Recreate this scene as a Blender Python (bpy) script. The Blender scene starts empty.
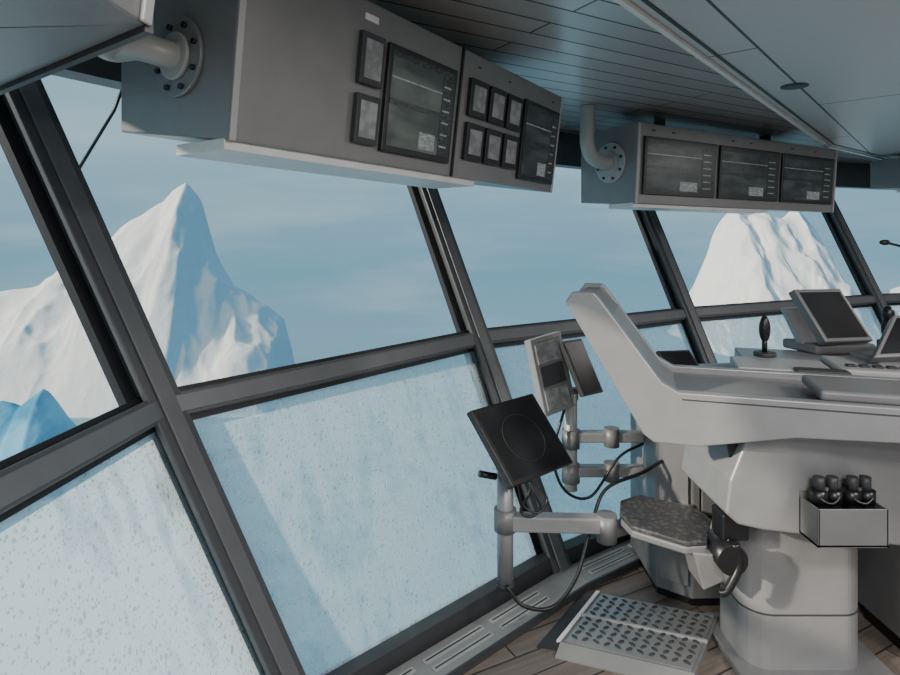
import bpy, bmesh, math, random
from mathutils import Vector as V, noise, Matrix
random.seed(4)
scene=bpy.context.scene
COL=scene.collection
# ------------------------------------------------------------------ materials
def newmat(name):
    m=bpy.data.materials.new(name); m.use_nodes=True
    nt=m.node_tree; b=nt.nodes['Principled BSDF']; return m,nt,b
def plain(name,col,rough=.5,metal=0.0,noise_amt=.06,nscale=9,bump=0.0,bscale=200):
    m,nt,b=newmat(name)
    tc=nt.nodes.new('ShaderNodeTexCoord'); n=nt.nodes.new('ShaderNodeTexNoise'); n.inputs['Scale'].default_value=nscale
    n.inputs['Detail'].default_value=4
    nt.links.new(tc.outputs['Object'],n.inputs['Vector'])
    r=nt.nodes.new('ShaderNodeValToRGB')
    lo=[c*(1-noise_amt) for c in col]+[1]; hi=[min(1,c*(1+noise_amt)) for c in col]+[1]
    r.color_ramp.elements[0].position=.3; r.color_ramp.elements[1].position=.7
    r.color_ramp.elements[0].color=lo; r.color_ramp.elements[1].color=hi
    nt.links.new(n.outputs['Fac'],r.inputs['Fac']); nt.links.new(r.outputs['Color'],b.inputs['Base Color'])
    b.inputs['Roughness'].default_value=rough; b.inputs['Metallic'].default_value=metal
    if bump>0:
        n2=nt.nodes.new('ShaderNodeTexNoise'); n2.inputs['Scale'].default_value=bscale
        nt.links.new(tc.outputs['Object'],n2.inputs['Vector'])
        bp=nt.nodes.new('ShaderNodeBump'); bp.inputs['Strength'].default_value=bump; bp.inputs['Distance'].default_value=.002
        nt.links.new(n2.outputs['Fac'],bp.inputs['Height']); nt.links.new(bp.outputs['Normal'],b.inputs['Normal'])
    return m
M_frame=plain('frame_paint',(.085,.088,.096),.42,.2)
M_framel=plain('frame_paint_light',(.145,.15,.16),.42,.2)
M_gasket=plain('rubber_gasket',(.010,.010,.013),.5)
M_box=plain('overhead_grey',(.24,.238,.24),.38,.3,bump=.1)
M_boxlit=plain('overhead_lit_underside',(.70,.70,.70),.4,.1)  # pale tone paints the light on the housing undersides
M_edge=plain('overhead_edge_grey',(.40,.40,.40),.4,.1)
M_cons=plain('console_grey',(.315,.317,.327),.36,.3,bump=.1)
M_consd=plain('console_mid_grey',(.20,.20,.207),.42,.2)
M_consl=plain('console_light',(.42,.42,.425),.4,.1)
M_dark=plain('dark_grey',(.045,.047,.052),.5)
M_black=plain('black_plastic',(.010,.010,.012),.35)
M_white=plain('pale_trim',(.8,.8,.8),.4)
M_wall=plain('wall_paint',(.4,.39,.38),.6)
M_pipe=plain('pipe_paint',(.40,.395,.38),.4,.1)
M_ledge=plain('ledge_grey',(.25,.25,.25),.5)
M_slotg=plain('grille_grey',(.36,.36,.36),.5)
M_steel=plain('tread_steel',(.42,.42,.42),.35,.6)

def brickmat(name,c1,c2,mortar,width,row,msize,rot,rough,metal,grain=False):
    m,nt,b=newmat(name)
    tc=nt.nodes.new('ShaderNodeTexCoord'); mp=nt.nodes.new('ShaderNodeMapping'); mp.inputs['Rotation'].default_value=(0,0,rot)
    br=nt.nodes.new('ShaderNodeTexBrick')
    br.inputs['Color1'].default_value=(*c1,1); br.inputs['Color2'].default_value=(*c2,1); br.inputs['Mortar'].default_value=(*mortar,1)
    br.inputs['Scale'].default_value=1; br.inputs['Brick Width'].default_value=width; br.inputs['Row Height'].default_value=row
    br.inputs['Mortar Size'].default_value=msize; br.inputs['Mortar Smooth'].default_value=.1
    nt.links.new(tc.outputs['Object'],mp.inputs['Vector']); nt.links.new(mp.outputs['Vector'],br.inputs['Vector'])
    out=br.outputs['Color']
    if grain:
        mp2=nt.nodes.new('ShaderNodeMapping'); mp2.inputs['Scale'].default_value=(3,60,1)
        nt.links.new(mp.outputs['Vector'],mp2.inputs['Vector'])
        n=nt.nodes.new('ShaderNodeTexNoise'); n.inputs['Scale'].default_value=1; n.inputs['Detail'].default_value=6
        nt.links.new(mp2.outputs['Vector'],n.inputs['Vector'])
        mx=nt.nodes.new('ShaderNodeMixRGB'); mx.blend_type='MULTIPLY'; mx.inputs['Fac'].default_value=.6
        rp=nt.nodes.new('ShaderNodeValToRGB'); rp.color_ramp.elements[0].position=.3; rp.color_ramp.elements[0].color=(.5,.46,.42,1); rp.color_ramp.elements[1].position=.65
        nt.links.new(n.outputs['Fac'],rp.inputs['Fac'])
        nt.links.new(out,mx.inputs['Color1']); nt.links.new(rp.outputs['Color'],mx.inputs['Color2']); out=mx.outputs['Color']
    nt.links.new(out,b.inputs['Base Color'])
    bp=nt.nodes.new('ShaderNodeBump'); bp.inputs['Strength'].default_value=.4; bp.inputs['Distance'].default_value=.003; bp.invert=True
    nt.links.new(br.outputs['Fac'],bp.inputs['Height']); nt.links.new(bp.outputs['Normal'],b.inputs['Normal'])
    b.inputs['Roughness'].default_value=rough; b.inputs['Metallic'].default_value=metal
    return m
# direction measured from +Y towards +X ; x-axis of texture along it
M_floor=brickmat('floor_planks',(.225,.190,.165),(.165,.140,.122),(.045,.038,.032),.9,.11,.004,-math.radians(90-62),.45,0,True)
M_slat=brickmat('ceiling_slats',(.66,.63,.61),(.58,.555,.54),(.05,.05,.05),3.0,.13,.005,-math.radians(90-60),.30,.5)
M_soffit=brickmat('ceiling_panels',(.58,.55,.53),(.54,.515,.50),(.03,.03,.03),2.6,.62,.006,-math.radians(90-40.6),.38,.3)

def screenmat(name,dark,light,scale,stretch=(1,1,1),em=.25,p0=.42,p1=.62):
    m,nt,b=newmat(name)
    tc=nt.nodes.new('ShaderNodeTexCoord'); mp=nt.nodes.new('ShaderNodeMapping'); mp.inputs['Scale'].default_value=stretch
    n=nt.nodes.new('ShaderNodeTexNoise'); n.inputs['Scale'].default_value=scale; n.inputs['Detail'].default_value=2
    nt.links.new(tc.outputs['Object'],mp.inputs['Vector']); nt.links.new(mp.outputs['Vector'],n.inputs['Vector'])
    r=nt.nodes.new('ShaderNodeValToRGB'); e=r.color_ramp.elements
    e[0].position=p0; e[0].color=(*dark,1); e[1].position=p1; e[1].color=(*light,1)
    nt.links.new(n.outputs['Fac'],r.inputs['Fac'])
    nt.links.new(r.outputs['Color'],b.inputs['Base Color']); nt.links.new(r.outputs['Color'],b.inputs['Emission Color'])
    b.inputs['Emission Strength'].default_value=em; b.inputs['Roughness'].default_value=.3; b.inputs['Specular IOR Level'].default_value=.3
    return m
S_chart=screenmat('screen_chart',(.028,.038,.038),(.075,.095,.085),5,(1,1,3),.4,.38,.68)
S_chart2=screenmat('screen_chart_b',(.018,.023,.026),(.045,.056,.058),6,(1,1,3),.4,.38,.68)
S_ui=screenmat('screen_ui_grey',(.14,.155,.155),(.24,.26,.26),40,(1,1,3),.4)
S_uid=screenmat('screen_ui_dark',(.012,.016,.018),(.04,.05,.05),60,(1,1,4),.3)
S_small=screenmat('screen_gauge',(.17,.175,.18),(.26,.27,.28),25,(1,1,1),.1)
S_off=screenmat('screen_off',(.010,.011,.013),(.020,.022,.026),4,(1,1,1),0)

def droplet_glass():
    m,nt,b=newmat('glass_with_droplets'); nt.nodes.remove(b)
    out=nt.nodes['Material Output']
    tc=nt.nodes.new('ShaderNodeTexCoord')
    def vor(scale):
        v=nt.nodes.new('ShaderNodeTexVoronoi'); v.inputs['Scale'].default_value=scale
        nt.links.new(tc.outputs['Object'],v.inputs['Vector']); return v
    v1=vor(105); v2=vor(50)
    def noi(sc,scale,det=4):
        mp=nt.nodes.new('ShaderNodeMapping'); mp.inputs['Scale'].default_value=sc
        nt.links.new(tc.outputs['Object'],mp.inputs['Vector'])
        st=nt.nodes.new('ShaderNodeTexNoise'); st.inputs['Scale'].default_value=scale; st.inputs['Detail'].default_value=det
        nt.links.new(mp.outputs['Vector'],st.inputs['Vector']); return st.outputs['Fac']
    def ramp(src,p0,p1,c0,c1):
        r=nt.nodes.new('ShaderNodeMapRange'); r.inputs['From Min'].default_value=p0; r.inputs['From Max'].default_value=p1
        r.inputs['To Min'].default_value=c0; r.inputs['To Max'].default_value=c1
        nt.links.new(src,r.inputs['Value']); return r.outputs['Result']
    def math_(op,a,bb):
        n=nt.nodes.new('ShaderNodeMath'); n.operation=op
        for i,x in enumerate((a,bb)):
            if isinstance(x,(int,float)): n.inputs[i].default_value=x
            else: nt.links.new(x,n.inputs[i])
        return n.outputs[0]
    def drops(v,small,big):
        sep=nt.nodes.new('ShaderNodeSeparateColor'); nt.links.new(v.outputs['Color'],sep.inputs[0])
        thr=ramp(sep.outputs[0],.4,1,small,big)
        dd=math_('SUBTRACT',v.outputs['Distance'],thr)
        return ramp(dd,-.06,.12,0,1)
    d1=drops(v1,.0,.46); d2=drops(v2,-.15,.36)
    s=ramp(noi((10,10,.6),1.1,3),.36,.50,0,1)      # run-off streaks
    big=ramp(noi((1,1,.7),1.9,3),.44,.60,0,1)      # large fogged areas
    streak=math_('MAXIMUM',s,big)
    dr=math_('MULTIPLY',math_('ADD',math_('MULTIPLY',d1,.35),.65),math_('ADD',math_('MULTIPLY',d2,.40),.60))
    fog=math_('MULTIPLY',dr,math_('ADD',math_('MULTIPLY',streak,.42),.58))
    fac=math_('MULTIPLY',fog,.78)
    dif=nt.nodes.new('ShaderNodeBsdfDiffuse'); dif.inputs['Color'].default_value=(.72,.84,.90,1)
    trn=nt.nodes.new('ShaderNodeBsdfTranslucent'); trn.inputs['Color'].default_value=(.76,.90,.97,1)
    mx=nt.nodes.new('ShaderNodeMixShader'); mx.inputs[0].default_value=.85
    nt.links.new(dif.outputs[0],mx.inputs[1]); nt.links.new(trn.outputs[0],mx.inputs[2])
    bp=nt.nodes.new('ShaderNodeBump'); bp.inputs['Strength'].default_value=.7; bp.inputs['Distance'].default_value=.005
    nt.links.new(dr,bp.inputs['Height'])
    nt.links.new(bp.outputs['Normal'],dif.inputs['Normal']); nt.links.new(bp.outputs['Normal'],trn.inputs['Normal'])
    tr=nt.nodes.new('ShaderNodeBsdfTransparent'); tr.inputs['Color'].default_value=(.86,.93,.96,1)
    m2=nt.nodes.new('ShaderNodeMixShader'); nt.links.new(fac,m2.inputs[0])
    nt.links.new(tr.outputs[0],m2.inputs[1]); nt.links.new(mx.outputs[0],m2.inputs[2])
    nt.links.new(m2.outputs[0],out.inputs['Surface']); return m
def clear_glass():
    m,nt,b=newmat('clear_glass'); nt.nodes.remove(b); out=nt.nodes['Material Output']
    tr=nt.nodes.new('ShaderNodeBsdfTransparent'); tr.inputs['Color'].default_value=(.97,.99,1,1)
    gl=nt.nodes.new('ShaderNodeBsdfGlossy'); gl.inputs['Roughness'].default_value=.02
    m2=nt.nodes.new('ShaderNodeMixShader'); m2.inputs[0].default_value=.02
    nt.links.new(tr.outputs[0],m2.inputs[1]); nt.links.new(gl.outputs[0],m2.inputs[2]); nt.links.new(m2.outputs[0],out.inputs['Surface'])
    return m
M_drop=droplet_glass(); M_glass=clear_glass()

# ------------------------------------------------------------------ geometry helpers
def group(name):
    e=bpy.data.objects.new(name,None); e.empty_display_size=.1; COL.objects.link(e); return e
def mesh(name,verts,faces,mat,parent=None,bevel=0,smooth=False):
    me=bpy.data.meshes.new(name); me.from_pydata([tuple(v) for v in verts],[],faces)
    bm=bmesh.new(); bm.from_mesh(me); bmesh.ops.recalc_face_normals(bm,faces=bm.faces); bm.to_mesh(me); bm.free()
    ob=bpy.data.objects.new(name,me); COL.objects.link(ob); me.materials.append(mat)
    if parent: ob.parent=parent
    if bevel:
        bv=ob.modifiers.new('bevel','BEVEL'); bv.width=bevel; bv.segments=3; bv.limit_method='ANGLE'; bv.angle_limit=.5
    if smooth:
        for p in me.polygons: p.use_smooth=True
    return ob
HF=[(0,1,3,2),(4,6,7,5),(0,4,5,1),(2,3,7,6),(0,2,6,4),(1,5,7,3)]
def obox(name,o,a,b,c,mat,parent=None,bevel=0):
    o,a,b,c=V(o),V(a),V(b),V(c)
    vs=[o+a*i+b*j+c*k for i in(0,1) for j in(0,1) for k in(0,1)]
    return mesh(name,vs,HF,mat,parent,bevel)
def abox(name,x0,x1,y0,y1,z0,z1,mat,parent=None,bevel=0):
    return obox(name,(x0,y0,z0),(x1-x0,0,0),(0,y1-y0,0),(0,0,z1-z0),mat,parent,bevel)
def prism(name,pts,vec,mat,parent=None,bevel=0):
    n=len(pts); vec=V(vec); vs=[V(p) for p in pts]+[V(p)+vec for p in pts]
    fs=[tuple(range(n)),tuple(range(2*n-1,n-1,-1))]+[(i,(i+1)%n,(i+1)%n+n,i+n) for i in range(n)]
    return mesh(name,vs,fs,mat,parent,bevel)
def tube(name,pts,r,mat,parent=None,seg=12,smoothpath=True,caps=True):
    pts=[V(p) for p in pts]
    if smoothpath and len(pts)>2:
        P=[pts[0]*2-pts[1]]+pts+[pts[-1]*2-pts[-2]]; q=[]
        for i in range(1,len(P)-2):
            for k in range(8):
                t=k/8; a,b,c,d=P[i-1],P[i],P[i+1],P[i+2]
                q.append(.5*((2*b)+(c-a)*t+(2*a-5*b+4*c-d)*t*t+(-a+3*b-3*c+d)*t**3))
        q.append(pts[-1]); pts=q
    vs=[];fs=[]; up=None
    for i,p in enumerate(pts):
        t=(pts[min(i+1,len(pts)-1)]-pts[max(i-1,0)]).normalized()
        if up is None: up=t.orthogonal().normalized()
        up=(up-t*up.dot(t)).normalized(); s=t.cross(up)
        rr=r[min(i,len(r)-1)] if isinstance(r,(list,tuple)) else r
        for k in range(seg):
            an=2*math.pi*k/seg; vs.append(p+(up*math.cos(an)+s*math.sin(an))*rr)
    for i in range(len(pts)-1):
        for k in range(seg):
            fs.append((i*seg+k,i*seg+(k+1)%seg,(i+1)*seg+(k+1)%seg,(i+1)*seg+k))
    if caps: fs+= [tuple(range(seg)),tuple(range((len(pts)-1)*seg,len(pts)*seg))]
    ob=mesh(name,vs,fs,mat,parent)
    for p in ob.data.polygons:
        if len(p.vertices)==4: p.use_smooth=True
    return ob
def disc(name,c,n,r,th,mat,parent=None,seg=32,bevel=0):
    c=V(c); n=V(n).normalized()
    ob=tube(name,[c,c+n*th],r,mat,parent,seg,False)
    if bevel:
        bv=ob.modifiers.new('bevel','BEVEL'); bv.width=bevel; bv.segments=2; bv.limit_method='ANGLE'
    return ob
def ellipsoid(name,c,rx,ry,rz,mat,parent=None):
    bm=bmesh.new(); bmesh.ops.create_uvsphere(bm,u_segments=20,v_segments=12,radius=1)
    for v in bm.verts: v.co=V((v.co.x*rx,v.co.y*ry,v.co.z*rz))+V(c)
    me=bpy.data.meshes.new(name); bm.to_mesh(me); bm.free(); me.materials.append(mat)
    for p in me.polygons: p.use_smooth=True
    ob=bpy.data.objects.new(name,me); COL.objects.link(ob)
    if parent: ob.parent=parent
    return ob

# ------------------------------------------------------------------ window wall
ZT=1.096; ZH=2.22; ZC=2.5; ZS=.05
T=[(-1.02,.9),(-.972,1.978),(.141,3.39),(1.784,4.554),(4.03,5.706),(6.3,6.5)]
B=[(-.56,.9),(-.547,2.05),(.51,3.03),(2.05,4.11),(4.24,5.24),(6.45,6.0)]
def mp(i,z):
    t=V((*T[i],ZT)); b=V((*B[i],ZS)); return t+(b-t)*((ZT-z)/(ZT-ZS))
N=len(T)
def tang(i):
    a=V(T[max(i-1,0)]); c=V(T[min(i+1,N-1)])
    d1=(V(T[i])-a).normalized() if i>0 else V((0,0)); d2=(c-V(T[i])).normalized() if i<N-1 else V((0,0))
    d=(d1+d2).normalized(); return V((d.x,d.y,0))
frame=group('trim_window_mullions')
for i in range(N):
    b=mp(i,0.0); t=mp(i,2.40); L=(t-b); tg=tang(i); n=tg.cross(L).normalized()
    if n.dot(V((2,0,0))-V((T[i][0],T[i][1],0)))<0: n=-n
    tg=L.cross(n).normalized()
    obox(f'gasket_{i}',b-tg*.09-n*.03,tg*.18,n*.035,L,M_gasket,frame)
    obox(f'web_{i}',b-tg*.045-n*.05,tg*.09,n*.10,L,M_frame,frame,.004)
    obox(f'flange_{i}',b-tg*.066+n*.04,tg*.132,n*.022,L,M_frame,frame,.005)
    obox(f'flange_cap_{i}',b-tg*.032+n*.062,tg*.064,n*.01,L,M_framel,frame,.004)
trans=group('trim_window_transoms')
for i in range(N-1):
    a=mp(i,ZT);c=mp(i+1,ZT); d=(c-a).normalized()
    up=((mp(i,2)-mp(i,1))+(mp(i+1,2)-mp(i+1,1))).normalized(); n=d.cross(up).normalized(); up=n.cross(d)
    obox(f'gasket_{i}',a-up*.06-n*.02,c-a,n*.03,up*.12,M_gasket,trans)
    obox(f'rail_{i}',a-up*.042-n*.04,c-a,n*.08,up*.084,M_frame,trans,.006)
    obox(f'rail_cap_{i}',a-up*.03+n*.04,c-a,n*.01,up*.06,M_framel,trans,.004)
    a=mp(i,ZS);c=mp(i+1,ZS); d=(c-a).normalized(); n=d.cross(V((0,0,1)))
    obox(f'sill_{i}',a+V((0,0,-.05))-n*.03,c-a,n*.075,V((0,0,.095)),M_dark,trans,.004)
    a=mp(i,ZH);c=mp(i+1,ZH);a2=mp(i,ZC);c2=mp(i+1,ZC); n=(c-a).normalized().cross(V((0,0,1)))
    vs=[a,c,c2,a2]
    mesh(f'header_{i}',[p-n*.02 for p in vs]+[p+n*.09 for p in vs],[(0,1,2,3),(7,6,5,4),(0,4,5,1),(1,5,6,2),(2,6,7,3),(3,7,4,0)],M_frame,trans)
def pane(name,i,za,zb,mat,parent,G=16):
    vs=[mp(i,za+(zb-za)*r/G).lerp(mp(i+1,za+(zb-za)*r/G),c/G) for r in range(G+1) for c in range(G+1)]
    fs=[(r*(G+1)+c,r*(G+1)+c+1,(r+1)*(G+1)+c+1,(r+1)*(G+1)+c) for r in range(G) for c in range(G)]
    return mesh(name,vs,fs,mat,parent,0,True)
for i in range(N-1):
    w=group(f'window_{i+1}')
    pane('upper_pane',i,ZT,ZH,M_glass,w)
    pane('lower_pane',i,ZS,ZT,M_drop,w)

# floor / ceiling / walls
YB=-2.0
bot=[mp(i,0) for i in range(N)]
fl=[p.copy() for p in bot]+[V((6.8,YB,0)),V((-.57,YB,0))]
prism('floor',[V((p.x,p.y,-.08)) for p in fl],(0,0,.08),M_floor)
top=[mp(i,ZC) for i in range(N)]
cl=[p.copy() for p in top]+[V((7.0,YB,ZC)),V((top[0].x-.03,YB,ZC))]
prism('ceiling',[V((p.x,p.y,ZC)) for p in cl],(0,0,.08),M_slat)
mesh('unseen_sun_block_left',[mp(0,0),mp(0,ZC),V((top[0].x-.03,YB,ZC)),V((-.57,YB,0)),mp(0,0)-V((.08,0,0)),mp(0,ZC)-V((.08,0,0)),V((top[0].x-.11,YB,ZC)),V((-.65,YB,0))],
     [(0,1,2,3),(4,5,6,7),(0,1,5,4),(1,2,6,5),(2,3,7,6),(3,0,4,7)],M_wall)  # unseen part of the window side, closed off to block the sun
wb=group('unseen_open_wall_back')  # unseen wall, left open between piers so daylight fills from behind
abox('lower',-1.7,7.1,YB-.08,YB,0,.75,M_wall,wb); abox('upper',-1.7,7.1,YB-.08,YB,2.25,ZC,M_wall,wb)
for k,(xa,xb) in enumerate(((-1.7,-.9),(1.0,1.12),(3.0,3.12),(5.0,5.12),(6.8,7.1))):
    abox(f'unseen_wall_pier_{k}',xa,xb,YB-.08,YB,.75,2.25,M_wall,wb)
mesh('wall_right',[mp(5,0),mp(5,ZC),V((7.0,YB,ZC)),V((6.8,YB,0)),mp(5,0)+V((.08,0,0)),mp(5,ZC)+V((.08,0,0)),V((7.08,YB,ZC)),V((6.88,YB,0))],
     [(0,1,2,3),(4,5,6,7),(0,1,5,4),(1,2,6,5),(2,3,7,6),(3,0,4,7)],M_wall)
E=[(-.95,.13),(.573,1.91),(3.01,4.76),(4.5,5.9),(6.2,6.3),(6.85,-1.98),(-.95,-1.98)]
prism('ceiling_soffit',[V((x,y,2.42)) for x,y in E],(0,0,.08),M_soffit)
st=group('trim_ceiling_strip')
for k in range(3):
    a=V((*E[k],2.405)); c=V((*E[k+1],2.405)); n=(c-a).normalized().cross(V((0,0,1)))
    obox(f'strip_{k}',a-n*.005,c-a,-n*.02,(0,0,.055),M_white,st)
    obox(f'shadow_line_{k}',a+n*.03+V((0,0,.01)),c-a,n*.012,(0,0,.02),M_black,st)  # black strip stands in for the shadow line along the soffit edge
dl=group('ceiling_downlight')
disc('rim',(1.70,2.96,2.42),(0,0,-1),.062,.005,M_dark,dl,bevel=.002)
disc('lens',(1.70,2.96,2.415),(0,0,-1),.045,.002,M_black,dl)

ledge=group('trim_floor_ledge')
def inner(i,d):
    def nn(k):
        q=(bot[k+1]-bot[k]).normalized(); return q.cross(V((0,0,1)))
    if i==0: return bot[0]+nn(0)*d
    if i==N-1: return bot[-1]+nn(N-2)*d
    a,b2=nn(i-1),nn(i); return bot[i]+(a+b2)*(d/(1+a.dot(b2)))
for i in range(N-1):
    prism(f'ledge_{i}',[inner(i,.045),inner(i+1,.045),inner(i+1,.205),inner(i,.205)],(0,0,.03),M_ledge,ledge,.004)
    a=inner(i,.085);c=inner(i+1,.085);L=(c-a);ln=L.length;d=L/ln;n=d.cross(V((0,0,1)))
    k=.08
    while k+.34<ln:
        for off in (0,.055):
            obox(f'slot_{i}_{int(k*100)}_{int(off*100)}',a+d*k+n*off+V((0,0,.03)),d*.32,n*.028,(0,0,.004),M_slotg,ledge)
            obox(f'slot_dark_{i}_{int(k*100)}_{int(off*100)}',a+d*(k+.01)+n*(off+.011)+V((0,0,.034)),d*.30,n*.006,(0,0,.001),M_black,ledge)
        k+=.37
    prism(f'edge_{i}',[inner(i,.205),inner(i+1,.205),inner(i+1,.215),inner(i,.215)],(0,0,.034),M_dark,ledge)

# ------------------------------------------------------------------ overhead consoles
def overhead(name,bl,d,length,depth,htop=2.38,zb=1.9,tilt=.06,rise=.07):
    g=group(name); d=V((*d,0)).normalized(); n=V((d.y,-d.x,0)); o=V((*bl,zb)); U=V((n.x*tilt,n.y*tilt,htop-zb))
    fb0=o;fb1=o+d*length; ft0=fb0+U; ft1=fb1+U
    bb0=o-n*depth+V((0,0,rise)); bb1=bb0+d*length; bt0=V((bb0.x,bb0.y,htop)); bt1=V((bb1.x,bb1.y,htop))
    mesh('housing',[fb0,fb1,ft1,ft0,bb0,bb1,bt1,bt0],[(0,1,2,3),(4,5,6,7),(0,1,5,4),(3,2,6,7),(0,3,7,4),(1,2,6,5)],M_box,g,.006)
    fn=d.cross(U).normalized()
    def pan(nm,s0,s1,h0,h1,th,mat,off=0,bev=.003):
        return obox(nm,o+d*s0+U*h0+fn*off,d*(s1-s0),U*(h1-h0),fn*th,mat,g,bev)
    obox('lit_under_lip',fb0+V((0,0,-.022))-n*.22,d*length*.62,n*.205,(0,0,.030),M_boxlit,g,.003)  # pale strip, the lit look of the underside put into its colour
    for s in (0,length-.02):
        pan(f'edge_{int(s*10)}',s,s+.02,0,1,.006,M_edge)
    for s in (length*.25,length*.8):
        q=o+d*s-n*depth*.6; abox(f'hanger_{int(s*10)}',q.x-.03,q.x+.03,q.y-.03,q.y+.03,htop-.01,2.5,M_dark,g)
    return g,o,d,n,U,fn,pan
def monitor(pan,nm,s0,s1,h0,h1,mat):
    pan(nm+'_bezel',s0,s1,h0,h1,.016,M_black,0,.004)
    a,b,c,e=s0+.018,s1-.018,h0+.045,h1-.04
    pan(nm+'_screen',a,b,c,e,.003,mat,.0145,0)
    w=b-a;h=e-c
    pan(nm+'_topbar',a,b,e-h*.06,e,.001,S_uid,.0178,0)
    pan(nm+'_sidebar',b-w*.2,b,c,e-h*.06,.001,S_uid,.0178,0)
    for k in range(6):
        pan(nm+f'_field_{k}',b-w*.18,b-w*.06,c+h*(.10+.14*k),c+h*(.12+.14*k),.001,S_ui,.019,0)
    pan(nm+'_band_0',a,b-w*.2,c+h*.44,c+h*.50,.001,S_uid,.0178,0)
    pan(nm+'_band_1',a,b-w*.2,c+h*.72,c+h*.735,.001,S_ui,.0178,0)
    pan(nm+'_inset',a+w*.48,a+w*.74,c+h*.03,c+h*.22,.001,S_ui,.0178,0)
g,o,d,n,U,fn,pan=overhead('overhead_monitor_console',(-.544,1.47),(.556,.832),1.907,.5)
monitor(pan,'wide_monitor',.55,.94,.09,.80,S_chart)
monitor(pan,'end_monitor',1.50,1.87,.08,.82,S_chart2)
for k,(h0,h1) in enumerate(((.48,.80),(.11,.42))):
    pan(f'keypad_{k}',.42,.525,h0,h1,.02,M_dark,0,.004); pan(f'keypad_face_{k}',.435,.51,h0+.04,h1-.04,.003,S_small,.0185,0)
for c in range(3):
    for r_,(h0,h1) in enumerate(((.50,.80),(.15,.45))):
        s=1.04+c*.15
        pan(f'gauge_{c}_{r_}',s,s+.13,h0,h1,.018,M_black,0,.004); pan(f'gauge_face_{c}_{r_}',s+.02,s+.11,h0+.05,h1-.05,.003,S_small,.0165,0)
pan('joint',.975,.985,0,1,.008,M_black,0,0)
for s in (.1,1.1,1.35,1.8):
    pan(f'label_{int(s*100)}',s,s+.02,.9,.915,.002,M_dark,0,0)
pan('label_plate',.44,.50,.88,.92,.002,M_white,0,0)
e0=o-n*.2+V((0,0,.235))
ep=g
disc('flange_disc',e0,-d,.105,.012,M_box,ep,bevel=.003)
disc('flange_ring',e0-d*.012,-d,.062,.012,M_pipe,ep,bevel=.003)
for k in range(8):
    an=k*math.pi/4+.3; disc(f'bolt_{k}',e0-d*.012+n*(.085*math.cos(an))+V((0,0,.085*math.sin(an))),-d,.008,.008,M_black,ep,8)
tube('cable_pipe',[e0-d*.0,e0-d*.05,e0-d*.1-n*.03+V((0,0,.01)),e0-d*.14-n*.09+V((0,0,.01)),V((-.80,1.27,2.14)),V((-.68,1.05,2.14)),V((-.58,.88,2.14))],.036,M_pipe,ep,16)
# nearest console, mitred towards the next one
g=overhead('overhead_monitor_console',(-.47,-1.2),(.063,1.0),1.9,.5,2.38,1.9,.06,0)[0]
prism('mitred_end',[V((-.352,.690,1.9)),V((-.80,1.02,1.9)),V((-.849,.715,1.9))],(0,0,.48),M_box,g)
obox('mitre_edge',(-.352,.692,1.893),(-.448,.33,0),(.006,.008,0),(0,0,.02),M_dark,g)
g,o,d,n,U,fn,pan=overhead('overhead_monitor_console',(1.13,3.67),(.866,.5),2.22,.48,2.38,1.885,.03,.03)
monitor(pan,'monitor_a',.05,.73,.12,.84,S_chart2)
monitor(pan,'monitor_b',.77,1.44,.12,.84,S_chart2)
monitor(pan,'monitor_c',1.48,2.16,.12,.84,S_chart2)
for s in (.12,.3,.9,1.1,1.6,1.9):
    pan(f'label_{int(s*100)}',s,s+.03,.91,.93,.002,M_dark,0,0)
e1=o-n*.2+V((0,0,.27))
p2=g
disc('flange_disc',e1,-d,.13,.012,M_edge,p2,bevel=.003)
disc('flange_ring',e1-d*.012,-d,.075,.012,M_pipe,p2,bevel=.003)
for k in range(8):
    an=k*math.pi/4+.3; disc(f'bolt_{k}',e1-d*.012+n*(.105*math.cos(an))+V((0,0,.105*math.sin(an))),-d,.009,.008,M_black,p2,8)
tube('cable_pipe',[e1,e1-d*.08,e1-d*.16+V((0,0,.03)),e1-d*.2+V((0,0,.11)),e1-d*.2+V((0,0,.2)),V((e1.x-d.x*.2,e1.y-d.y*.2,2.5))],.045,M_pipe,p2,16)
overhead('overhead_monitor_console',(3.95,5.0),(.94,.34),1.8,.45,2.38,2.1,.03,.03)

# ------------------------------------------------------------------ main console
O=V((1.17,2.03,0)); ov=V((-.951,.31,0)); av=V((.31,.951,0))
def C(t,z,a=0): 
    p=O+ov*t+av*a; return V((p.x,p.y,z))
con=group('bridge_console')
prof=[(.773,1.425),(.745,1.462),(.67,1.462),(.655,1.45),(.43,1.145),(.37,1.112),(-1.2,1.112),(-1.2,1.04),(0,.985),(.30,.925),(.455,.925),(.49,.95)]
prism('side_cheek',[C(t,z) for t,z in prof],av*.045,M_cons,con,.005)
prof2=[(.755,1.415),(.735,1.445),(.675,1.445),(.60,1.37),(.42,1.12),(.37,1.085),(-1.2,1.085),(-1.2,1.06),(0,1.0),(.30,.945),(.45,.945),(.48,.965)]
prism('tray_body',[C(t,z,.045) for t,z in prof2],av*.44,M_consd,con)
prism('far_cheek',[C(t,z,.485) for t,z in prof],av*.04,M_cons,con,.005)
prism('hood_screen',[C(.665,1.425,.08),C(.46,1.15,.08),C(.455,1.155,.08),C(.66,1.43,.08)],av*.37,M_black,con)
prism('rim_groove',[C(.36,1.09,-.001),C(-1.2,1.09,-.001),C(-1.2,1.085,-.001),C(.36,1.085,-.001)],av*.002,M_dark,con)
prism('rear_desk',[C(.03,1.0,.53),C(-1.3,1.0,.53),C(-1.3,1.0,1.25),C(.03,1.0,1.25)],(0,0,.085),M_cons,con,.008)
prism('rear_desk_lip',[C(.10,1.06,.60),C(-.28,1.06,.60),C(-.28,1.06,.86),C(.10,1.06,.86)],(0,0,.045),M_consl,con,.008)
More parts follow.
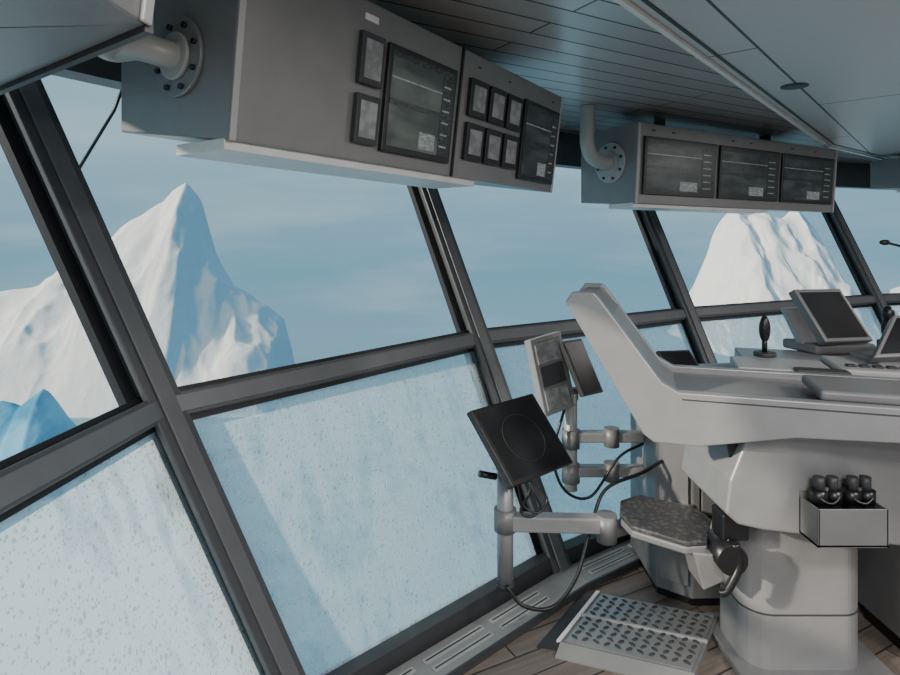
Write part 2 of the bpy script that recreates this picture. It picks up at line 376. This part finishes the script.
prism('palm_rest',[C(-.08,1.112,.03),C(-1.0,1.112,.03),C(-1.0,1.112,.30),C(-.08,1.112,.30)],(0,0,.035),M_consd,con,.012)
prism('control_pad',[C(-.32,1.085,.55),C(-.12,1.085,.55),C(-.12,1.085,.62),C(-.32,1.085,.62)],(0,0,.03),M_dark,con,.006)
prism('keyboard_shelf',[C(-.3,1.085,.62),C(-.8,1.085,.62),C(-.8,1.085,.95),C(-.3,1.085,.95)],(0,0,.03),M_consl,con,.01)
for k in range(8):
    prism(f'key_{k}',[C(-.34-k*.05,1.115,.68),C(-.375-k*.05,1.115,.68),C(-.375-k*.05,1.115,.72),C(-.34-k*.05,1.115,.72)],(0,0,.008),M_dark,con,.002)

ped=group('console_pedestal')
def rrect(cx,cy,w,h,r,z,seg=6):
    pts=[]
    for (sx,sy,a0) in ((1,1,0),(-1,1,90),(-1,-1,180),(1,-1,270)):
        for k in range(seg+1):
            a=math.radians(a0+90*k/seg)
            pts.append(V((cx+sx*(w/2-r)+r*math.cos(a),cy+sy*(h/2-r)+r*math.sin(a),z)))
    return pts
prism('column',rrect(1.36,2.43,.46,.32,.10,.03,10),(0,0,.6),M_cons,ped)
prism('column_seam',rrect(1.36,2.43,.464,.324,.10,.235,10),(0,0,.006),M_dark,ped)
prism('base_plate',rrect(1.38,2.42,.58,.42,.04,0),(0,0,.03),M_consd,ped,.006)
hd=[V((1.08,2.14,1.0)),V((1.0,2.14,.80)),V((.985,2.14,.68)),V((1.03,2.14,.64)),V((1.12,2.14,.62)),V((1.64,2.14,.56)),V((1.66,2.14,.60)),V((1.66,2.14,1.0))]
prism('head_block',hd,(0,.42,0),M_cons,ped,.010)
tube('hinge_arc',[(.99,2.2,.97),(1.03,2.2,.93),(1.045,2.2,.86),(1.04,2.2,.80)],.022,M_black,ped)
tube('hinge_arc_b',[(1.03,2.17,.985),(1.075,2.17,.93),(1.08,2.17,.86)],.014,M_consl,ped)

hold=group('binocular_holder')
x0,x1,y0,y1,z0,z1=1.245,1.485,2.03,2.138,.615,.745
abox('bottom',x0,x1,y0,y1,z0,z0+.008,M_consd,hold)
prism('front',[V((x0,y0,z0)),V((x1,y0,z0)),V((x1,y0,z1)),V((x0,y0,z1))],(0,.006,0),M_consd,hold,.002)
abox('side_l',x0,x0+.006,y0,y1,z0,z1,M_consd,hold); abox('side_r',x1-.006,x1,y0,y1,z0,z1,M_consd,hold)
abox('back',x0,x1,y1-.006,y1,z0,z1+.02,M_consd,hold)
def binoc(cx):
    g=group('binoculars')
    for s in(-1,1):
        x=cx+s*.027
        tube('barrel_%d'%(s+1),[(x,2.085,.63),(x,2.085,.70),(x,2.085,.745),(x+.0,2.085,.775)],.024,M_black,g,14,False)
        tube('prism_housing_%d'%(s+1),[(x,2.085,.745),(x,2.085,.79)],.028,M_black,g,14,False)
        tube('eyepiece_%d'%(s+1),[(x-s*.004,2.085,.79),(x-s*.004,2.085,.815),(x-s*.004,2.085,.835)],.018,M_dark,g,14,False)
    tube('bridge_hinge',[(cx,2.085,.73),(cx,2.085,.80)],.011,M_dark,g,10,False)
    abox('bridge_bar',cx-.035,cx+.035,2.078,2.092,.76,.775,M_black,g,.002)
    tube('strap',[(cx-.045,2.075,.79),(cx-.03,2.06,.765),(cx,2.05,.755),(cx+.03,2.06,.77),(cx+.045,2.075,.79)],.005,M_black,g,8)
binoc(1.305); binoc(1.42)

cab=group('equipment_cabinet')
cf=[(.96,2.80),(1.09,2.70),(2.6,2.75),(2.6,3.45),(.96,3.2)]
prism('carcass',[V((x,y,.04)) for x,y in cf],(0,0,.95),M_consd,cab,.008)
prism('plinth',[V((x+.015,y+.02,0)) for x,y in cf],(0,0,.04),M_black,cab)
for z0_,z1_ in ((.12,.40),(.42,.86)):
    obox(f'door_{int(z0_*100)}',(1.13,2.692,z0_),(.32,.0106,0),(0,.012,0),(0,0,z1_-z0_),M_consd,cab,.004)
    obox(f'door_gap_{int(z0_*100)}',(1.122,2.696,z0_-.008),(.336,.0106,0),(0,.006,0),(0,0,z1_-z0_+.016),M_black,cab)
obox('vent',(1.2,2.686,.2),(.16,.005,0),(0,.008,0),(0,0,.035),M_black,cab)
obox('handle',(1.38,2.683,.66),(.015,.0005,0),(0,.01,0),(0,0,.08),M_black,cab)
obox('corner_panel',(.972,2.785,.1),(.105,-.081,0),(-.006,-.008,0),(0,0,.82),M_consd,cab,.003)
cab2=group('equipment_cabinet')
abox('carcass',1.80,2.5,2.36,2.66,.06,.97,M_consd,cab2,.008)
abox('plinth',1.82,2.48,2.38,2.64,0,.06,M_black,cab2)
abox('door',1.83,2.12,2.35,2.36,.12,.9,M_dark,cab2,.003)

# ------------------------------------------------------------------ tilted screens
def tilt(name,c,W,H,th,mat=S_off,body=M_dark,bez=.02,parent=None):
    g=parent or group(name); c,W,H=V(c),V(W),V(H); n=W.cross(H).normalized()
    obox('housing',c-W/2-H/2-n*th,W,H,n*th,body,g,.006)
    w,h=W.normalized(),H.normalized()
    obox('screen',c-W/2-H/2+w*bez+h*bez,W-w*2*bez,H-h*2*bez,n*.002,mat,g)
    return g,n
arm=group('monitor_on_swing_arm')
AC=V((.30,2.45,.852)); AW=V((.28,.22,.015)); AH=V((-.16,.09,.27))
_,nm=tilt('',AC,AW,AH,.035,S_off,M_black,.022,parent=arm)
ph=AH.normalized(); pw=AW.normalized()
tube('radar_ring',[AC+nm*.003+(pw*math.cos(a*math.pi/12)+ph*math.sin(a*math.pi/12))*.10 for a in range(25)],.0008,M_dark,arm,6,False)
bc=AC-nm*.035
tube('back_mount',[bc,bc-nm*.05,V((.22,2.52,.76))],.022,M_dark,arm,12)
tube('ball_joint',[V((.22,2.50,.70)),V((.23,2.52,.77))],.030,M_dark,arm,12,False)
tube('post',[(.23,2.5,.235),(.23,2.5,.72)],.034,M_cons,arm,16,False)
tube('post_cap',[(.23,2.5,.215),(.23,2.5,.235)],.038,M_dark,arm,16,False)
tube('clamp',[(.23,2.5,.45),(.23,2.5,.54)],.047,M_consd,arm,16,False)
obox('arm_link_1',(.24,2.465,.455),(.40,-.02,0),(0,.06,0),(0,0,.065),M_cons,arm,.008)
tube('elbow',[(.645,2.47,.42),(.645,2.47,.53)],.042,M_consd,arm,16,False)
obox('arm_link_2',(.64,2.45,.425),(.47,.25,0),(-.02,.05,0),(0,0,.045),M_consd,arm,.008)
tube('side_knob',[(.19,2.48,.68),(.12,2.46,.70)],.014,M_black,arm,10,False)
tube('cable_loop',[(.27,2.5,.72),(.34,2.47,.62),(.37,2.46,.56),(.33,2.45,.53),(.29,2.46,.55),(.33,2.47,.63),(.30,2.5,.70)],.006,M_black,arm,8)
tube('cable_loop_b',[(.25,2.5,.72),(.36,2.48,.64),(.40,2.47,.59),(.36,2.45,.545),(.30,2.46,.57),(.28,2.47,.65),(.27,2.5,.70)],.005,M_black,arm,8)
tube('cable_down',[(.23,2.46,.24),(.30,2.44,.17),(.42,2.45,.16),(.52,2.47,.27),(.60,2.55,.44),(.68,2.62,.57),(.86,2.68,.62),(.98,2.77,.64)],.008,M_black,arm,8)

ins=group('instrument_panel_on_swing_arm')
wv=V((.17,.10,.03)); hv=V((-.07,.05,.36)); cc=V((.505,2.93,1.01))
_,n2=tilt('',cc,wv,hv,.05,M_consd,M_cons,.02,parent=ins)
for k in range(3):
    obox(f'display_{k}',cc-wv*.40-hv*(.44-.30*k)+n2*.002,wv*.72,hv*.26,n2*.006,S_small if k!=1 else M_dark,ins,.002)
tilt('',(.66,2.98,1.03),(.12,.09,0),(-.10,.05,.26),.03,S_off,M_dark,.012,parent=ins)
tube('post',[(.60,2.98,.42),(.60,2.98,.90)],.032,M_consl,ins,16,False)
obox('bracket',(.50,2.955,.86),(.14,.03,0),(0,.05,0),(0,0,.06),M_consd,ins,.006)
for k,z in enumerate((.66,.49)):
    tube(f'clamp_{k}',[(.60,2.98,z-.03),(.60,2.98,z+.06)],.045,M_consd,ins,16,False)
    obox(f'arm_{k}',(.60,2.95,z),(.36,.0,0),(0,.06,0),(0,0,.05),M_cons,ins,.008)
    tube(f'joint_{k}',[(.80,2.97,z-.02),(.80,2.97,z+.07)],.038,M_consd,ins,16,False)
tube('cable',[(.56,2.93,.84),(.50,2.9,.62),(.55,2.88,.46),(.68,2.9,.42),(.82,2.92,.6),(.95,2.95,.66)],.007,M_black,ins,8)

M_pad,nt,b=newmat('footrest_rubber')
tc=nt.nodes.new('ShaderNodeTexCoord'); v=nt.nodes.new('ShaderNodeTexVoronoi'); v.inputs['Scale'].default_value=38
nt.links.new(tc.outputs['Object'],v.inputs['Vector']); r=nt.nodes.new('ShaderNodeValToRGB')
r.color_ramp.elements[0].color=(.11,.11,.115,1); r.color_ramp.elements[1].color=(.045,.045,.05,1); r.color_ramp.elements[1].position=.5
nt.links.new(v.outputs['Distance'],r.inputs['Fac']); nt.links.new(r.outputs['Color'],b.inputs['Base Color'])
bp=nt.nodes.new('ShaderNodeBump'); bp.inputs['Distance'].default_value=.003; bp.invert=True; nt.links.new(v.outputs['Distance'],bp.inputs['Height']); nt.links.new(bp.outputs['Normal'],b.inputs['Normal'])
foot=group('footrest')
pp=[V((.83,2.62,.53)),V((.73,2.57,.525)),V((.695,2.46,.52)),V((.715,2.36,.515)),V((.88,2.23,.515)),V((.96,2.24,.515)),V((1.05,2.40,.52)),V((1.03,2.49,.525))]
prism('pad',pp,(0,0,.02),M_pad,foot,.006)
prism('pad_shell',[p-V((0,0,.03)) for p in pp],(0,0,.03),M_consd,foot,.008)
mesh('bracket_shell',[V(p) for p in((.90,2.22,.50),(1.0,2.20,.50),(1.03,2.2,.60),(1.0,2.2,.40),(.93,2.2,.37),(.90,2.34,.50),(1.0,2.34,.50),(1.03,2.34,.60),(1.0,2.34,.40),(.93,2.34,.37))],
     [(0,1,3,4),(1,2,3),(5,9,8,6),(6,8,7),(0,4,9,5),(4,3,8,9),(3,2,7,8),(2,1,6,7),(1,0,5,6)],M_consd,foot,.006)
tube('pivot_knob',[(1.02,2.16,.50),(1.02,2.30,.50)],.055,M_black,foot,18,False)
tube('lever',[(1.03,2.17,.56),(1.045,2.17,.48),(1.0,2.16,.40),(.97,2.16,.385)],.016,M_black,foot,10)
obox('mount',(1.0,2.2,.55),(.1,0,0),(0,.1,0),(0,0,.1),M_black,foot,.01)

tp=group('checker_plate_platform')
a=V((.69,2.765,0)); w=V((.47,-.175,0)); l=V((-.245,-.345,0))
obox('plate',a,w,l,(0,0,.035),M_consd,tp,.004)
obox('plate_top',a+w*.03+l*.03+V((0,0,.035)),w*.94,l*.94,(0,0,.004),M_steel,tp)
for j in range(2):
    bm=bmesh.new()
    for r_ in range(5):
        for c_ in range(11):
            p=a+w*(.075+.085*c_)+l*(.09+.455*j+.085*r_)+V((0,0,.040))
            ret=bmesh.ops.create_uvsphere(bm,u_segments=10,v_segments=6,radius=1)
            rot=Matrix.Rotation((.5 if (c_+r_)%2 else -1.0),4,'Z')
            for vv in ret['verts']:
                q=rot@V((vv.co.x*.017,vv.co.y*.008,vv.co.z*.005)); vv.co=q+p
    me=bpy.data.meshes.new('studs'); bm.to_mesh(me); bm.free(); me.materials.append(M_dark)
    ob=bpy.data.objects.new('studs_%d'%j,me); COL.objects.link(ob); ob.parent=tp
obox('divider',a+l*.485+V((0,0,.035)),w,l*.025,(0,0,.010),M_consl,tp)
prism('side_ramp',[a,a-w*.18+l*.03,a-w*.18+l*.03+V((0,0,.004)),a+V((0,0,.037))],l,M_dark,tp)
obox('side_edge',a-w*.03,w*.03,l,(0,0,.042),M_white,tp)
prism('front_ramp',[a+l,a+l*1.12,a+l*1.12+V((0,0,.004)),a+l+V((0,0,.037))],w,M_steel,tp)

# ------------------------------------------------------------------ devices on the desk
DZ=1.085
g,n3=tilt('desk_monitor',(1.93,3.02,1.285),(.27,.05,0),(-.09,.12,.25),.05,S_off,M_consd,.02)
prism('monitor_foot',[V((1.83,3.0,DZ)),V((2.15,3.02,DZ)),V((2.15,3.22,DZ)),V((1.78,3.22,DZ))],(0,0,.05),M_consd,g,.012)
prism('monitor_neck',[V((1.80,3.07,DZ+.04)),V((2.05,3.12,DZ+.04)),V((1.98,3.2,1.30)),V((1.76,3.16,1.30))],(0,.05,0),M_cons,g,.005)
g,n4=tilt('tablet_display',(1.08,2.82,1.09),(.17,.03,0),(-.03,.09,.09),.02,S_off,M_dark,.012)
prism('stand',[V((1.0,2.80,.995)),V((1.18,2.82,.995)),V((1.18,2.95,.995)),V((1.0,2.93,.995))],(0,0,.045),M_consd,g,.006)
g=group('desk_microphone')
disc('base',(1.50,2.86,1.106),(0,0,1),.05,.02,M_dark,g,bevel=.004)
tube('stem',[(1.50,2.86,1.12),(1.50,2.86,1.20)],.012,M_black,g,10,False)
ellipsoid('head',(1.50,2.86,1.235),.026,.022,.065,M_black,g)
g,n5=tilt('desk_monitor',(2.03,2.60,1.25),(.28,-.03,.02),(.16,.10,.17),.05,S_off,M_consd,.02)
prism('monitor_foot',[V((1.86,2.60,1.085)),V((2.2,2.60,1.085)),V((2.2,2.8,1.085)),V((1.86,2.8,1.085))],(0,0,.06),M_consd,g,.012)
g=group('telephone_handset'); ellipsoid('earpiece',(2.30,3.15,1.27),.03,.03,.045,M_black,g); tube('grip',[(2.30,3.15,1.26),(2.29,3.16,1.20),(2.30,3.15,1.12)],.018,M_black,g); disc('cradle',(2.30,3.15,1.085),(0,0,1),.05,.05,M_dark,g,bevel=.005)
g=group('gooseneck_microphone')
disc('base',(2.45,3.0,1.085),(0,0,1),.035,.03,M_black,g)
tube('neck',[(2.45,3.0,1.1),(2.42,3.0,1.35),(2.36,3.0,1.55),(2.27,3.0,1.62),(2.19,3.0,1.645)],.006,M_black,g,8)
ellipsoid('capsule',(2.175,3.0,1.648),.028,.014,.014,M_black,g)

wp=group('window_wiper_arm')
tube('rod',[V((-1.656,2.6,1.888)),V((-1.455,2.6,2.22)),V((-1.37,2.55,2.36))],.007,M_black,wp,8,False)
tube('wiper_motor',[V((-1.37,2.55,2.36)),V((-1.15,2.42,2.40))],.02,M_black,wp,10,False)

# ------------------------------------------------------------------ outside world
def icemat(name,lit,low,shade_col=None,rough=.8):
    m,nt,b=newmat(name)
    tc=nt.nodes.new('ShaderNodeTexCoord'); n=nt.nodes.new('ShaderNodeTexNoise'); n.inputs['Scale'].default_value=.18; n.inputs['Detail'].default_value=8
    nt.links.new(tc.outputs['Object'],n.inputs['Vector'])
    r=nt.nodes.new('ShaderNodeValToRGB'); r.color_ramp.elements[0].position=.35; r.color_ramp.elements[0].color=(*low,1); r.color_ramp.elements[1].position=.6; r.color_ramp.elements[1].color=(*lit,1)
    nt.links.new(n.outputs['Fac'],r.inputs['Fac']); col=r.outputs['Color']
    if shade_col:
        # blue shade painted into the base colour of steep right-facing flanks
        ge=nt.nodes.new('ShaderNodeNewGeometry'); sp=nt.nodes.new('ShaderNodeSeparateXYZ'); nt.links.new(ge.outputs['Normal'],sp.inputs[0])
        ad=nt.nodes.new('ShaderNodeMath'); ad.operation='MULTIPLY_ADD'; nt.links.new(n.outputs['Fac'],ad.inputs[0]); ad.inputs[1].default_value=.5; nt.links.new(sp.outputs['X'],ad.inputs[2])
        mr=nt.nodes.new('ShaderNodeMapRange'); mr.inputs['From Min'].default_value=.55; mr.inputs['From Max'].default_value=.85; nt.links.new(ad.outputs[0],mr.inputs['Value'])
        mx=nt.nodes.new('ShaderNodeMixRGB'); nt.links.new(mr.outputs['Result'],mx.inputs['Fac']); nt.links.new(col,mx.inputs['Color1']); mx.inputs['Color2'].default_value=(*shade_col,1)
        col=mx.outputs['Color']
    nt.links.new(col,b.inputs['Base Color'])
    b.inputs['Roughness'].default_value=rough; b.inputs['Specular IOR Level'].default_value=.1
    n2=nt.nodes.new('ShaderNodeTexNoise'); n2.inputs['Scale'].default_value=.8; n2.inputs['Detail'].default_value=8
    nt.links.new(tc.outputs['Object'],n2.inputs['Vector'])
    bp=nt.nodes.new('ShaderNodeBump'); bp.inputs['Strength'].default_value=.3; bp.inputs['Distance'].default_value=.5
    nt.links.new(n2.outputs['Fac'],bp.inputs['Height']); nt.links.new(bp.outputs['Normal'],b.inputs['Normal'])
    return m
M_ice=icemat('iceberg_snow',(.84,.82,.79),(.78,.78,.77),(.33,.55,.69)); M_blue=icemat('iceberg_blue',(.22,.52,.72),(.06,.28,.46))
SEA=-30
def iceberg(name,prof,yc,df,db,mat,nx=220,ny=90,amp=1.0,seed=0,K=1.0):
    xs=[p[0] for p in prof]; x0,x1=xs[0],xs[-1]
    def H(x):
        for i in range(len(prof)-1):
            if prof[i][0]<=x<=prof[i+1][0]:
                t=(x-prof[i][0])/(prof[i+1][0]-prof[i][0]); return prof[i][1]+(prof[i+1][1]-prof[i][1])*t
        return prof[-1][1]
    vs=[];fs=[]
    for j in range(ny+1):
        for i in range(nx+1):
            x=x0+(x1-x0)*i/nx; r=-1+1.5*j/ny    # -1 front .. .5 back
            y=r*df if r<0 else r*2*db
            ra=-r if r<0 else r*2
            h=(H(x)-SEA)
            but=noise.noise(V((x*.06+seed,.3*r,seed)))*1.0+noise.noise(V((x*.15+seed+y*.02,.8*r,seed)))*.45
            f=max(0,1-ra**1.3)
            p=V((x*.06+seed,y*.06,seed*1.7))
            rid=1-abs(noise.noise(p))*2; rid2=1-abs(noise.noise(p*2.7))*2; rid3=1-abs(noise.noise(p*6.5))*2
            side=min(1,ra*4)
            z=h*f+ (but*6*side+(rid*2.2+rid2*1.3*K+rid3*.45*K-2.6)*(.25+.75*side))*amp*min(1,h/14)*(min(1,(1-ra)*3))
            z=max(z,-.5)
            vs.append((x+noise.noise(p*3)*1.2*amp,yc+y,SEA+z-.3))
    for j in range(ny):
        for i in range(nx):
            k=j*(nx+1)+i; fs.append((k,k+1,k+nx+2,k+nx+1))
    ob=mesh(name,vs,fs,mat)
    for p in ob.data.polygons: p.use_smooth=True
    return ob
P1=[(-150,-24),(-130,-17.4),(-110.5,-10.9),(-97.5,-8.3),(-88.8,-7.2),(-82.3,-2.7),(-75.8,.9),(-72,5),(-66,8.5),(-62,11),(-60.2,13.4),(-57.4,15),(-54.2,10.7),(-51.5,2),(-46.6,-7.7),(-40.7,-11.6),(-35.8,-14.5),(-34.4,-20.8),(-33.5,-31)]
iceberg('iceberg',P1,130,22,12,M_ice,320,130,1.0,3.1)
P2=[(77,-31),(78.3,-21),(83.3,-7.7),(87.3,4.3),(90.7,10.3),(94,14.5),(97.5,10.5),(103,11.5),(110,9.5),(115,13.5),(120.7,7.3),(126,-2.7),(130.7,-14.3),(135,-24),(138,-29),(143,-17),(152,-12),(165,-18),(176,-31)]
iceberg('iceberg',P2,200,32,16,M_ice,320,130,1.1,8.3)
P3=[(-78,-31),(-72,-22),(-66,-20.5),(-60,-19.2),(-57,-20.0),(-54,-17.6),(-52,-20.5),(-50.3,-22.5),(-49.3,-31)]
iceberg('iceberg',P3,80,7,6,M_blue,120,50,.45,5.5,1.8)
m,nt,b=newmat('sea_water')
out=nt.nodes['Material Output']
tc=nt.nodes.new('ShaderNodeTexCoord'); n=nt.nodes.new('ShaderNodeTexNoise'); n.inputs['Scale'].default_value=.35; n.inputs['Detail'].default_value=7
nt.links.new(tc.outputs['Object'],n.inputs['Vector'])
r=nt.nodes.new('ShaderNodeValToRGB'); r.color_ramp.elements[0].position=.35; r.color_ramp.elements[0].color=(.10,.27,.36,1); r.color_ramp.elements[1].position=.65; r.color_ramp.elements[1].color=(.26,.46,.55,1)
nt.links.new(n.outputs['Fac'],r.inputs['Fac']); nt.links.new(r.outputs['Color'],b.inputs['Base Color']); b.inputs['Roughness'].default_value=.5
bp=nt.nodes.new('ShaderNodeBump'); bp.inputs['Strength'].default_value=.5; bp.inputs['Distance'].default_value=1; nt.links.new(n.outputs['Fac'],bp.inputs['Height']); nt.links.new(bp.outputs['Normal'],b.inputs['Normal'])
ln=nt.nodes.new('ShaderNodeVectorMath'); ln.operation='LENGTH'; nt.links.new(tc.outputs['Object'],ln.inputs[0])
mr=nt.nodes.new('ShaderNodeMapRange'); mr.inputs['From Min'].default_value=90; mr.inputs['From Max'].default_value=200  # sea turns transparent with distance, haze built into its material
nt.links.new(ln.outputs['Value'],mr.inputs['Value'])
tr=nt.nodes.new('ShaderNodeBsdfTransparent'); mx=nt.nodes.new('ShaderNodeMixShader')
nt.links.new(mr.outputs['Result'],mx.inputs[0]); nt.links.new(b.outputs[0],mx.inputs[1]); nt.links.new(tr.outputs[0],mx.inputs[2]); nt.links.new(mx.outputs[0],out.inputs['Surface'])
S=240
mesh('sea',[(S*math.cos(k*math.pi/32),S*math.sin(k*math.pi/32),SEA) for k in range(64)],[tuple(range(64))],m)

# world sky
w=bpy.data.worlds.new('sky'); scene.world=w; w.use_nodes=True; nt=w.node_tree; bg=nt.nodes['Background']
tc=nt.nodes.new('ShaderNodeTexCoord'); sx=nt.nodes.new('ShaderNodeSeparateXYZ'); nt.links.new(tc.outputs['Generated'],sx.inputs[0])
r=nt.nodes.new('ShaderNodeValToRGB'); mr=nt.nodes.new('ShaderNodeMapRange'); mr.inputs['From Min'].default_value=-.3; mr.inputs['From Max'].default_value=.6
nt.links.new(sx.outputs['Z'],mr.inputs['Value']); nt.links.new(mr.outputs['Result'],r.inputs['Fac'])
e=r.color_ramp.elements; e[0].position=0; e[0].color=(.26,.43,.52,1); e[1].position=1; e[1].color=(.38,.52,.63,1)
x=e.new(.28); x.color=(.175,.375,.495,1); x=e.new(.5); x.color=(.30,.49,.59,1)
mp_=nt.nodes.new('ShaderNodeMapping'); mp_.inputs['Scale'].default_value=(1.5,1.5,9); nt.links.new(tc.outputs['Generated'],mp_.inputs['Vector'])
n=nt.nodes.new('ShaderNodeTexNoise'); n.inputs['Scale'].default_value=1.6; n.inputs['Detail'].default_value=5; nt.links.new(mp_.outputs['Vector'],n.inputs['Vector'])
r2=nt.nodes.new('ShaderNodeValToRGB'); r2.color_ramp.elements[0].position=.45; r2.color_ramp.elements[0].color=(0,0,0,1); r2.color_ramp.elements[1].position=.8; r2.color_ramp.elements[1].color=(.6,.6,.6,1)
nt.links.new(n.outputs['Fac'],r2.inputs['Fac'])
mx=nt.nodes.new('ShaderNodeMixRGB'); nt.links.new(r2.outputs['Color'],mx.inputs['Fac']); nt.links.new(r.outputs['Color'],mx.inputs['Color1']); mx.inputs['Color2'].default_value=(.55,.68,.74,1)
nt.links.new(mx.outputs['Color'],bg.inputs['Color']); bg.inputs['Strength'].default_value=1.12

# ------------------------------------------------------------------ lights
sd=bpy.data.lights.new('sun','SUN'); sd.energy=5.0; sd.angle=.03; sd.color=(1,.89,.73)
so=bpy.data.objects.new('sun',sd); COL.objects.link(so); so.rotation_euler=V((.86,.38,-.36)).to_track_quat('-Z','Y').to_euler()
lf=group('added_fill_panels')  # added fill lamps with made-up panels, out of view, to brighten the interior
for k,(x,y,e_) in enumerate(((.9,-.2,62),(2.6,.8,62),(4.6,3.2,62),(.2,-1.2,48))):
    abox(f'fill_panel_frame_{k}',x-.33,x+.33,y-.33,y+.33,2.405,2.42,M_white,lf)
    ld=bpy.data.lights.new(f'fill_light_{k}','AREA'); ld.shape='SQUARE'; ld.size=.6; ld.energy=e_; ld.color=(1,.955,.91)
    lo=bpy.data.objects.new(f'fill_light_{k}',ld); COL.objects.link(lo); lo.location=(x,y,2.40); lo.parent=lf

# ------------------------------------------------------------------ camera
cd=bpy.data.cameras.new('camera'); cd.sensor_width=36; cd.lens=24; cd.shift_y=-(337.5-242)/900; cd.clip_end=2000; cd.clip_start=.02
co=bpy.data.objects.new('camera',cd); COL.objects.link(co); co.location=(0,0,1.65); co.rotation_euler=(math.radians(90),0,0)
scene.camera=co
